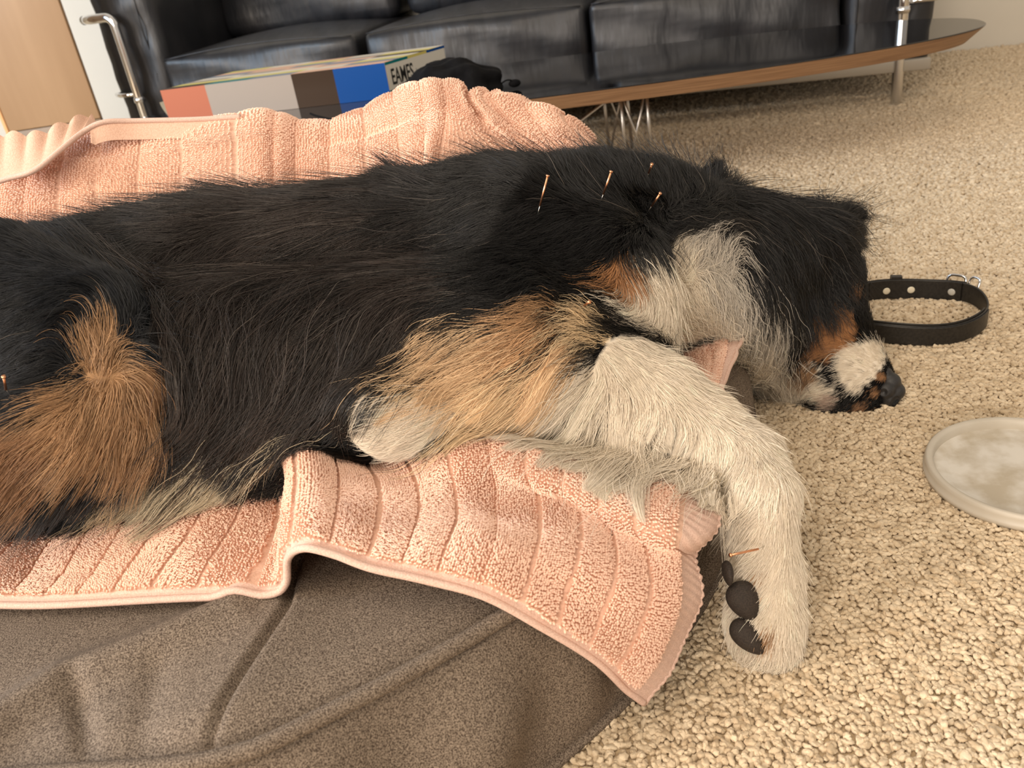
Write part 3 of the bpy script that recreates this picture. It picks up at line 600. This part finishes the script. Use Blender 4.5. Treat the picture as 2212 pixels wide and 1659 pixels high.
def whichg(P):
    best = np.full(len(P), 9.); gi_ = np.zeros(len(P), int)
    for k, g in enumerate(gl):
        for ch in groups[g]:
            for a, b in zip(ch[:-1], ch[1:]): d = capsd(P, np.array(a), np.array(b)); m_ = d < best; best[m_] = d[m_]; gi_[m_] = k
    return gi_
C = {'k': (.004, .0035, .0035), 'b': (.025, .018, .015), 'B': (.010, .008, .0075), 'w': (.84, .75, .62), 't': (.42, .25, .13), 's': (.72, .51, .31), 'o': (.38, .185, .08), 'c': (.78, .60, .38), 'C': (.62, .53, .38), 'g': (.58, .53, .46), 'p': (.55, .42, .34), 'h': (.30, .16, .08), 'n': (.008, .0095, .013)}
# colour patches per body region: (px, py, radius px, colour)
cols = {
 'torso': ('k', [(750, 560, 260, 'b'), (450, 620, 170, 'b'), (550, 800, 150, 'b'), (900, 450, 120, 'B'), (350, 480, 90, 'B'), (80, 600, 200, 'n'), (480, 955, 70, 'C'), (590, 940, 60, 'C'), (370, 960, 60, 'c'), (690, 915, 50, 'C'), (430, 930, 25, 'c'), (1180, 695, 50, 't'), (1000, 720, 50, 's'), (1100, 760, 70, 's'), (1280, 710, 40, 'c'), (1130, 850, 110, 'c'), (1260, 880, 90, 'w'), (980, 900, 60, 'c'), (1345, 590, 38, 'o'), (1420, 620, 80, 'w'), (1500, 660, 80, 'w')]),
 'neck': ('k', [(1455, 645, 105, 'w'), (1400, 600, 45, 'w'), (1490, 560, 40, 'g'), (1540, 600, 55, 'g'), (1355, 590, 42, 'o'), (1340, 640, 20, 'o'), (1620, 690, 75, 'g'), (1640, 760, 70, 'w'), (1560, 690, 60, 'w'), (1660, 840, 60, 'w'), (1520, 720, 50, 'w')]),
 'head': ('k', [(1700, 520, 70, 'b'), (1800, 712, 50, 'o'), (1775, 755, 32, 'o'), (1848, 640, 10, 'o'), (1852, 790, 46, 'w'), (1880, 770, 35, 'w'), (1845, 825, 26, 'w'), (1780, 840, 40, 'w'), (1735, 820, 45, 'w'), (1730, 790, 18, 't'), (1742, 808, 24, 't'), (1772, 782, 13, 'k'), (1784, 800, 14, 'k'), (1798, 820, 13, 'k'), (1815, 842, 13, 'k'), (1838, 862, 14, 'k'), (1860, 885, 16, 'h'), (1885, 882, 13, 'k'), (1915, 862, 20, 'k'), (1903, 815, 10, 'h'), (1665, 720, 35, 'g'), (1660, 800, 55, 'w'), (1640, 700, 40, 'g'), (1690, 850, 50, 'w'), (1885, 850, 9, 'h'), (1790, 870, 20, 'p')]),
 'foreleg': ('w', [(1240, 670, 45, 'h'), (1300, 660, 35, 'k'), (1360, 665, 15, 'k'), (1180, 700, 70, 'c'), (1620, 1280, 16, 't'), (1655, 1375, 20, 't'), (1640, 1240, 10, 't'), (1570, 1000, 18, 'C')]),
 'lowleg': ('w', [(850, 912, 4, 'C'), (838, 908, 4, 'C'), (825, 906, 4, 'C'), (808, 906, 4, 'h'), (1150, 720, 120, 's'), (1000, 760, 90, 's'), (900, 810, 45, 'c'), (1100, 850, 60, 'c')]),  # tiny dark dots paint the shaded gap between the toes into the coat
 'hind': ('n', [(250, 850, 75, 't'), (180, 900, 80, 't'), (210, 770, 40, 't'), (60, 980, 80, 'h'), (-100, 1030, 110, 'h'), (290, 900, 60, 't'), (300, 820, 40, 'h')]),
}
# hair flow per region: (px, py, dx, dy, length m, lift m, wave, clumping)
flow = {
 'torso': [(100, 450, -1, .0, .03, .012, .1, .5), (300, 450, -1, .0, .04, .012, .1, .5), (450, 430, -1, .15, .06, .012, .1, .6), (600, 400, -1, .05, .06, .014, .1, .6), (900, 360, -.8, -.5, .045, .02, .1, .6), (1100, 360, -.7, -.5, .035, .016, .1, .5), (1250, 350, -.5, -.7, .03, .016, .1, .5),
           (800, 430, -1, .15, .10, .010, .12, .9), (1000, 450, -1, .3, .06, .01, .12, .7), (1150, 480, -.8, .5, .03, .008, .15, .5), (650, 480, -.9, .45, .12, .010, .12, .95), (450, 520, -.7, .7, .12, .012, .2, .95), (340, 540, -.45, .9, .07, .014, .2, .85), (200, 520, -.9, .3, .04, .01, .2, .6),
           (850, 560, -.85, .5, .12, .010, .15, .95), (650, 620, -.35, .95, .13, .010, .18, .95), (450, 680, .0, 1, .12, .012, .18, .95), (330, 680, .1, 1, .08, .014, .15, .85), (750, 720, -.3, .95, .11, .010, .15, .95), (560, 800, -.05, 1, .10, .012, .18, .95), (400, 830, .0, 1, .07, .012, .15, .8), (330, 850, .1, 1, .05, .01, .2, .7),
           (950, 620, -.9, .35, .06, .01, .2, .8), (850, 700, -.6, .8, .07, .012, .15, .8), (680, 860, -.5, .85, .08, .012, .15, .85), (800, 860, -.8, .6, .07, .01, .15, .8), (480, 930, -.7, .7, .09, .012, .2, .85), (620, 920, -.85, .5, .09, .012, .2, .85), (380, 960, -.8, .6, .08, .012, .2, .8), (700, 900, -.85, .5, .09, .012, .2, .85),
           (1100, 600, -.5, .6, .018, .006, .2, .4), (1250, 520, -.5, .4, .018, .006, .2, .4), (1200, 650, -.8, .1, .04, .012, .3, .6), (1050, 680, -.9, .1, .06, .012, .2, .7), (1300, 680, -.9, -.2, .035, .01, .2, .6), (1150, 740, -.8, .5, .07, .01, .2, .8), (1000, 760, -.9, .45, .08, .01, .15, .8), (1380, 600, .2, .5, .03, .008, .1, .5), (50, 650, -.7, .5, .016, .004, .1, .3), (180, 700, -.4, .9, .018, .004, .1, .3)],
 'neck': [(1250, 350, -.5, -.7, .025, .014, .1, .5), (1400, 370, -.2, -.5, .028, .014, .1, .5), (1500, 380, -.4, -.9, .03, .018, .1, .6), (1560, 375, .35, -1, .05, .024, .1, .7), (1540, 360, .2, -1, .055, .026, .1, .7), (1510, 365, -.1, -1, .05, .024, .1, .7), (1480, 385, -.5, -.9, .035, .02, .1, .6), (1600, 430, .9, .25, .07, .012, .15, .85), (1500, 450, .9, .15, .06, .01, .25, .7), (1400, 450, -.3, .5, .02, .008, .2, .5), (1300, 500, -.4, .5, .018, .006, .2, .4),
          (1680, 460, .8, .5, .08, .014, .15, .85), (1650, 540, .3, .8, .07, .014, .35, .85), (1560, 540, .1, -.6, .035, .014, .6, .8), (1480, 570, .1, -.5, .03, .01, .4, .6), (1430, 640, .5, .6, .03, .006, .15, .6), (1360, 600, .2, .5, .02, .006, .1, .5), (1520, 620, .4, .7, .045, .008, .3, .8), (1500, 700, .6, .5, .04, .005, .2, .7),
          (1620, 680, .3, .9, .06, .012, .5, .85), (1600, 760, .6, .7, .06, .01, .3, .85), (1680, 780, .3, 1, .05, .012, .35, .85), (1640, 860, .3, 1, .04, .008, .4, .8)],
 'head': [(1680, 440, .8, .5, .07, .012, .1, .85), (1730, 470, .6, .9, .09, .014, .1, .9), (1720, 560, .1, 1, .055, .014, .15, .9), (1690, 640, -.1, 1, .04, .012, .35, .85), (1750, 620, -.3, 1, .015, .006, .15, .8), (1780, 430, .2, -1, .012, .008, .1, .3), (1820, 455, .6, -.9, .055, .024, .1, .7), (1830, 460, .8, -.7, .055, .024, .1, .7), (1840, 475, 1, -.3, .055, .024, .1, .7), (1838, 495, 1, .1, .05, .02, .1, .7), (1820, 505, .9, .4, .03, .014, .1, .6),
          (1820, 560, -.2, -.9, .010, .003, .1, .2), (1830, 650, -.3, -.7, .009, .003, .1, .2), (1800, 700, -.4, -.7, .009, .003, .1, .3), (1780, 760, -.7, .2, .010, .003, .1, .3), (1860, 780, -.7, -.4, .007, .0025, .1, .2), (1890, 840, -.6, .5, .005, .002, .1, .2), (1920, 830, -.6, .3, .002, .001, .1, .2), (1850, 870, -.6, .6, .008, .003, .1, .3), (1770, 860, -.9, .1, .009, .003, .1, .2), (1720, 820, -.6, .7, .02, .005, .1, .5),
          (1680, 720, .2, 1, .06, .01, .4, .85), (1650, 800, .3, 1, .05, .01, .4, .85), (1700, 860, -.2, 1, .03, .008, .4, .8), (1740, 720, -.1, 1, .014, .008, .15, .7)],
 'foreleg': [(1200, 700, -.7, .3, .05, .01, .2, .7), (1330, 715, .6, .3, .012, .006, .1, .4), (1280, 720, .1, -.2, .014, .006, .1, .4), (1400, 780, .7, .6, .011, .004, .05, .3), (1330, 755, .6, .5, .011, .004, .05, .3), (1380, 810, .6, .7, .012, .004, .05, .3), (1450, 835, .7, .6, .012, .004, .05, .3), (1510, 875, .7, .6, .012, .004, .05, .3), (1590, 930, .6, .7, .012, .004, .05, .3), (1560, 880, .7, .6, .012, .004, .05, .3), (1680, 960, .4, .9, .012, .004, .05, .3), (1715, 1100, .0, 1, .011, .004, .05, .3), (1715, 1300, .05, 1, .010, .004, .05, .3), (1700, 1410, .0, 1, .012, .005, .05, .3),
             (1250, 840, -.6, .8, .11, .018, .12, .85), (1300, 880, -.4, 1, .11, .020, .15, .88), (1400, 915, -.3, 1, .11, .020, .15, .88), (1480, 965, -.3, 1, .11, .020, .15, .88), (1550, 1015, -.3, 1, .085, .016, .12, .88), (1590, 1050, -.3, 1, .055, .010, .12, .8), (1620, 1120, -.7, .5, .022, .006, .1, .6), (1600, 1200, -.8, .45, .018, .006, .1, .5), (1640, 1000, .1, 1, .015, .004, .1, .4),
             (1660, 1150, -.2, 1, .013, .004, .05, .3), (1650, 1260, -.5, .8, .012, .004, .05, .4), (1600, 1300, -.9, .4, .010, .004, .05, .4), (1620, 1340, -.6, .8, .012, .005, .05, .4), (1640, 1400, -.4, .9, .012, .005, .05, .4)],
 'lowleg': [(1180, 720, -.8, .4, .07, .01, .15, .8), (1050, 760, -.9, .35, .08, .01, .12, .8), (950, 790, -.9, .35, .07, .008, .12, .8), (860, 850, -.9, .35, .02, .005, .1, .5), (850, 900, -1, .15, .014, .004, .1, .4), (820, 950, -.9, .3, .012, .004, .1, .3), (950, 900, -.9, .2, .02, .005, .1, .4), (1050, 880, -.8, .5, .05, .007, .15, .8), (1200, 860, -.7, .7, .07, .008, .15, .85), (1000, 930, -.9, .2, .03, .005, .1, .6)],
 'hind': [(50, 500, -.9, .3, .02, .005, .1, .3), (100, 650, -.6, .7, .016, .004, .1, .3), (50, 800, -.8, .5, .018, .005, .1, .4), (180, 730, -.3, -.9, .03, .012, .1, .6), (230, 770, .1, -.9, .03, .012, .1, .6), (300, 790, .7, .2, .03, .008, .1, .6), (300, 880, .3, 1, .045, .008, .12, .7), (220, 870, -.3, 1, .04, .008, .12, .7), (120, 900, -.7, .5, .03, .008, .1, .6), (50, 960, -.8, .6, .035, .008, .1, .6), (150, 1000, -.6, .8, .05, .010, .1, .7), (0, 1020, -.7, .7, .04, .010, .1, .7), (250, 940, -.4, .9, .05, .010, .1, .7), (-100, 1000, -.9, .4, .03, .006, .1, .5)],
}
def shade(P, gi_, jit):
    u, v, d = proj(P); out = np.zeros((len(P), 3))
    for k, g in enumerate(gl):
        m_ = gi_ == k
        if not m_.any(): continue
        base, L_ = cols[g]; jj = jit[m_] if hasattr(jit, '__len__') else jit; uu_ = u[m_]+rng.normal(0, 1, m_.sum())*jj; vv_ = v[m_]+rng.normal(0, 1, m_.sum())*jj; best = np.zeros(m_.sum()); o_ = np.tile(C[base], (m_.sum(), 1)).astype(float)
        for (x, y, r, c) in L_:
            s = np.hypot(uu_-x, vv_-y)-r; t = (s < best) if g != 'head' else (s < 0); best[t] = s[t]; o_[t] = C[c]
        out[m_] = o_
    return out
def field(P, gi_):
    u, v, d = proj(P); out = np.zeros((len(P), 6))
    for k, g in enumerate(gl):
        m_ = gi_ == k
        if not m_.any(): continue
        Gd = np.array(flow[g]); w_ = 1/((u[m_][:, None]-Gd[:, 0])**2+(v[m_][:, None]-Gd[:, 1])**2+400)**1.6; w_ /= w_.sum(1)[:, None]; out[m_] = w_@Gd[:, 2:]
    return out
dog = root('dog', (-.2, .8, .15), 'large black, white and tan long-haired dog asleep on its side on the pink towel', 'dog'); dof = np.array([-.2, .8, .15])
body = mesh('body', DV-dof, DF, M['skin'], dog)
a = body.data.attributes.new('coat', 'FLOAT_COLOR', 'POINT'); gv = whichg(DV); a.data.foreach_set('color', np.column_stack([shade(DV, gv, 3)*.9, np.ones(len(DV))]).astype(np.float32).ravel())
v4 = DV[DF]; ar = np.linalg.norm(np.cross(v4[:, 1]-v4[:, 0], v4[:, 3]-v4[:, 0]), axis=1); fc = v4.mean(1); fs_, fn_ = lookup(fc)
toc = unit(CAM-fc); facing = (fn_*toc).sum(1); u_, v_, d_ = proj(fc); gf = whichg(fc)
inview = (u_ > -120) & (u_ < 2300); wt = ar*np.where(facing > -.35, 1, .18)*np.where(inview, 1, .15)*np.array([1., 1.2, 1.9, 2.2, 1.8, 1.3])[gf]/d_**1.0*np.where(fc[:, 2] < .155, .5, 1)
NH = 300000
pick = np.minimum(np.searchsorted(np.cumsum(wt), rng.uniform(0, wt.sum(), NH)), len(wt)-1); r1, r2 = rng.uniform(0, 1, (2, NH))[..., None]; q4 = v4[pick]
Rt = q4[:, 0]*(1-r1)*(1-r2)+q4[:, 1]*r1*(1-r2)+q4[:, 2]*r1*r2+q4[:, 3]*(1-r1)*r2
gr = whichg(Rt); fd = field(Rt, gr); KS = 9; fly = rng.uniform(0, 1, NH) < .04; Lh = fd[:, 2]*rng.uniform(.7, 1.2, NH)*np.where(fly, 1.3, 1); lift_ = fd[:, 3]*rng.uniform(.3, 1.25, NH)*np.where(fly, 2.2, 1)
Pp = np.zeros((NH, KS, 3)); Pp[:, 0] = Rt; p = Rt.copy(); _, nrm = lookup(p); ang_ = rng.normal(0, .16, NH); wph = rng.uniform(0, 6.28, NH)
hang = (np.isin(gr, [gl.index('foreleg'), gl.index('lowleg')]) & (Lh > .035)); _, v9, _ = proj(Rt); hang2 = np.isin(gr, [gl.index('torso'), gl.index('hind')]) & (fd[:, 2] > .025) & (v9 > 880)
cs = np.where(fd[:, 2] < .02, .005, np.where(fd[:, 2] < .045, .009, np.where(fd[:, 2] < .08, .0125, .017))); cs = np.where(hang, .019, cs); wp = Rt+.004*np.sin(Rt[:, [1, 2, 0]]*140); key = np.floor(wp/cs[:, None]).astype(np.int64)
hsh = ((key[:, 0]*73856093) ^ (key[:, 1]*19349663) ^ (key[:, 2]*83492791) ^ (gr*7919)) & 0xffffff
_, first, inv = np.unique(hsh, return_index=True, return_inverse=True); lead = first[inv]; dist = np.linalg.norm(Rt-Rt[lead], axis=1); ok = (dist < .03)
hang1 = hang.copy(); hang = hang | hang2; lockf = np.random.default_rng(5).uniform(.6, 1.3, len(first))[inv]; Lh = Lh*np.where(fd[:, 2] > .02, lockf, 1)
HR = .004; HM = np.zeros((400, 200)); q_ = TW[:, :175].reshape(-1, 3); np.maximum.at(HM, (np.clip(((q_[:, 0]+.9)/HR).astype(int), 0, 399), np.clip(((q_[:, 1]-.3)/HR).astype(int), 0, 199)), q_[:, 2])
rx_, ry_ = np.clip(((Rt[:, 0]+.9)/HR).astype(int), 0, 399), np.clip(((Rt[:, 1]-.3)/HR).astype(int), 0, 199)
touch = np.zeros(NH, bool); fluff = rng.uniform(0, 1, NH)**1.5
for k in range(1, KS):
    f2 = fd if k == 1 else field(p, gr); s_a = np.sin(wph+k*1.5)*f2[:, 4]*1.3+ang_; dx = f2[:, 0]*np.cos(s_a)-f2[:, 1]*np.sin(s_a); dy = f2[:, 0]*np.sin(s_a)+f2[:, 1]*np.cos(s_a)
    d3 = unit(dx[:, None]*IX+dy[:, None]*IY); s, nrm = lookup(p); dn = (d3*nrm).sum(1); d3 = d3-nrm*(dn*np.where(s < .03, np.where(hang & (dn > 0), .15, .9), 0))[:, None]; d3 = unit(d3)
    d3[touch, 2] = 0; d3 = unit(d3); d3[:, 2] -= .12*(k/KS)*np.clip(Lh/.06, 0, 1); t = k/(KS-1)
    p = p+d3*(Lh/(KS-1))[:, None]; s, nrm = lookup(p); tgt = lift_*t**.7; cor = np.where(s < tgt, tgt-s, np.where((s < .03) & ~hang, (tgt-s)*.35, 0)); p = p+nrm*cor[:, None]
    z_old = p[:, 2].copy(); hx, hy = np.clip(((p[:, 0]+.9)/HR).astype(int), 0, HM.shape[0]-1), np.clip(((p[:, 1]-.3)/HR).astype(int), 0, HM.shape[1]-1); ht = HM[hx, hy]+.003+.014*fluff*(1-.6*k/KS)
    p[:, 2] = np.maximum(p[:, 2], np.where((Rt[:, 2] > HM[rx_, ry_]-.004) & (ht-p[:, 2] < .06), ht, .004)); touch = p[:, 2] > z_old+1e-6; Pp[:, k] = p
# locks: strands of a cell lean toward one of them
tk = (np.arange(KS)/(KS-1))**1.1; tk2 = (np.arange(KS)/(KS-1))**.75; blend = (np.where(fly, .1, np.where(hang1, .97, fd[:, 5]))*ok*np.where(hang1, rng.uniform(.85, 1, NH), rng.uniform(.55, 1, NH)))[:, None, None]*np.where(hang1[:, None], tk2[None], tk[None])[..., None]; Pp = Pp*(1-blend)+Pp[lead]*blend
colr = shade(Rt, gr, np.array([9, 13, 5, 9, 9, 9])[gr]); lt = (colr.max(1) > .5); colr *= np.where(lt, rng.uniform(.85, 1.08, NH), rng.uniform(.7, 1.25, NH))[:, None]; lk_ = np.exp(np.random.default_rng(3).normal(0, .42, len(first)))[inv]; colr *= (1+(lk_-1)*np.where(lt, .12, np.where(colr.max(1) > .15, .3, 1.)))[:, None]
u0_, v0_, _ = proj(Rt); spk = (gr == gl.index('head')) & lt & (np.hypot(u0_-1852, v0_-815) < 38) & (rng.uniform(0, 1, NH) < .10); colr[spk] = np.array([.05, .03, .02])
gry = (rng.uniform(0, 1, NH) < .035) & (colr.max(1) < .08) & (Lh > .04); colr[gry] = np.array([.11, .092, .078]); colr = np.clip(colr, 0, .9)
rad = (.00011+.00007*np.clip(fd[:, 2]/.06, 0, 1))[:, None]*np.array([1.2, 1.2, 1.15, 1.1, 1., .9, .75, .55, .25])[None]*rng.uniform(.8, 1.3, NH)[:, None]
curves('fur', Pp, rad, M['fur'], dog, colr, dof)['kind'] = 'stuff'
# nose, pads, eye, whiskers
def blob(name, pts_, m, parent, neg=(), res=.0012, k=.004):
    P_ = np.array(pts_); l = (P_[:, :3]-P_[:, 3:4]).min(0)-.006; h = (P_[:, :3]+P_[:, 3:4]).max(0)+.006; bm = bmesh.new()
    for q in pts_: bmesh.ops.create_icosphere(bm, subdivisions=3, radius=q[3], matrix=Matrix.Translation(q[:3]))
    me = bpy.data.meshes.new(name); bm.to_mesh(me); bm.free(); o = bpy.data.objects.new(name, me); COL.objects.link(o)
    r = o.modifiers.new('r', 'REMESH'); r.mode = 'VOXEL'; r.voxel_size = res; s = o.modifiers.new('s', 'SMOOTH'); s.iterations = 6; s.factor = .6
    dg = bpy.context.evaluated_depsgraph_get(); me2 = bpy.data.meshes.new_from_object(o.evaluated_get(dg)); bpy.data.objects.remove(o); me2.name = name
    co_ = np.array([v.co[:] for v in me2.vertices])
    for q in neg:
        d = np.linalg.norm(co_-np.array(q[:3]), axis=1); c_ = P_[:, :3].mean(0); pull = np.clip(1-d/q[3], 0, 1)**.7*q[4]; co_ += unit(c_-co_)*pull[:, None]
    co_ -= dof; me2.vertices.foreach_set('co', co_.ravel()); me2.shade_smooth(); me2.materials.clear(); me2.materials.append(m); return link(bpy.data.objects.new(name, me2), parent)
nb_ = [cps(1912, 808, .852, .009), cps(1923, 826, .847, .0125), cps(1934, 845, .843, .0115), cps(1922, 858, .840, .0115), cps(1913, 842, .840, .011), cps(1924, 870, .840, .007)]
blob('nose', nb_, M['nose'], dog, [(*aty(1933, 865, .832), .0065, .006), (*aty(1908, 848, .832), .005, .004)])
blob('nostril', [cps(1931, 873, .8325, .0034), cps(1938, 867, .8325, .0024)], flat('nostril_dark', (.002, .002, .002), .8), dog, res=.0008)
def padm(name, px, py, Y, rx, ry, an):
    c = aty(px, py, Y); a = np.cos(an)*IX+np.sin(an)*IY; b = -np.sin(an)*IX+np.cos(an)*IY; bm = bmesh.new(); bmesh.ops.create_icosphere(bm, subdivisions=4, radius=1)
    for v in bm.verts:
        x, y, z = v.co; sc2 = 1-.25*y; v.co = Vector(c-dof+a*x*rx*sc2+b*y*ry+FW*z*.010)
    me = bpy.data.meshes.new(name); bm.to_mesh(me); bm.free(); me.shade_smooth(); me.materials.append(M['pad']); return link(bpy.data.objects.new(name, me), dog)
padm('paw_pad', 1607, 1298, .4945, .0125, .0165, -.45); padm('paw_pad', 1616, 1376, .4815, .0105, .0175, -.75); padm('paw_pad', 1572, 1238, .503, .004, .010, -.1)
ey = blob('eyelid', [cps(1842, 648, .935, .006), cps(1838, 660, .935, .005)], M['nose'], dog)
W = []
for (x, y, ex, ey_, bow) in ((1765, 800, 1822, 775, -22), (1770, 805, 1800, 797, -10), (1725, 783, 1785, 822, 5), (1840, 850, 1826, 868, 0), (1862, 868, 1852, 885, 0), (1880, 872, 1873, 892, 0), (1850, 845, 1835, 862, 0), (1895, 870, 1890, 890, 0), (1905, 868, 1900, 893, 0)):
    a_, b_ = aty(x, y, .860), aty(ex, ey_, .842); m_ = (a_+b_)/2+IY*bow/1789
    W.append(catmull([a_, m_, b_], 8)[:17])
W = np.array([catmull(w_[[0, 8, 16]], 4) for w_ in W]); curves('whiskers', W, np.full(W.shape[:2], .00022), mat('whisker', (.8, .75, .65), .4), dog, None, dof)

# ================================================================== NEEDLES
NS = [(1183, 380, 1166, 445, .775, 'longest of the needles, standing in the dark coat above the shoulder'), (1320, 371, 1303, 420, .79, 'needle in the dark neck fur, second of the row from the shoulder'),
      (1408, 355, 1401, 374, .84, 'short-looking needle at the very top of the neck, against the carpet'), (1426, 418, 1407, 446, .80, 'leaning needle in the neck fur behind the ear tuft'),
      (1273, 652, 1262, 660, .665, 'needle seen nearly end-on in black fur above the bent elbow'), (1578, 1199, 1638, 1186, .492, 'needle lying across the white foreleg above the paw pads'),
      (8, 814, 13, 842, .575, 'needle in the dark thigh at the left edge')]
for (hx, hy, tx, ty, Y, lab) in NS:
    a_ = ray(tx, ty); tq = np.linspace(.5, 1.3, 800); dd = lookup(CAM+a_*tq[:, None])[0]; k_ = int(np.argmax(dd < .013)); k_ = k_ if dd[k_] < .013 else int(np.argmin(dd))
    t_ = CAM+a_*tq[k_]; b_ = ray(hx, hy); h_ = CAM+b_*(tq[k_]-.012); d = unit(t_-h_); o = root('acupuncture_needle', tuple(t_), 'thin copper acupuncture '+lab, 'needle', 'acupuncture needles in the dog')
    L_ = np.linalg.norm(t_-h_); otube('handle', [h_, h_+d*L_], .0009, M['copper'], o, 8, False, t_); otube('head', [h_-d*.0007, h_+d*.0005], .0016, M['copper'], o, 10, False, t_)
    otube('shaft', [t_, t_+d*.012+FW*.008], .0003, M['steel'], o, 6, False, t_)
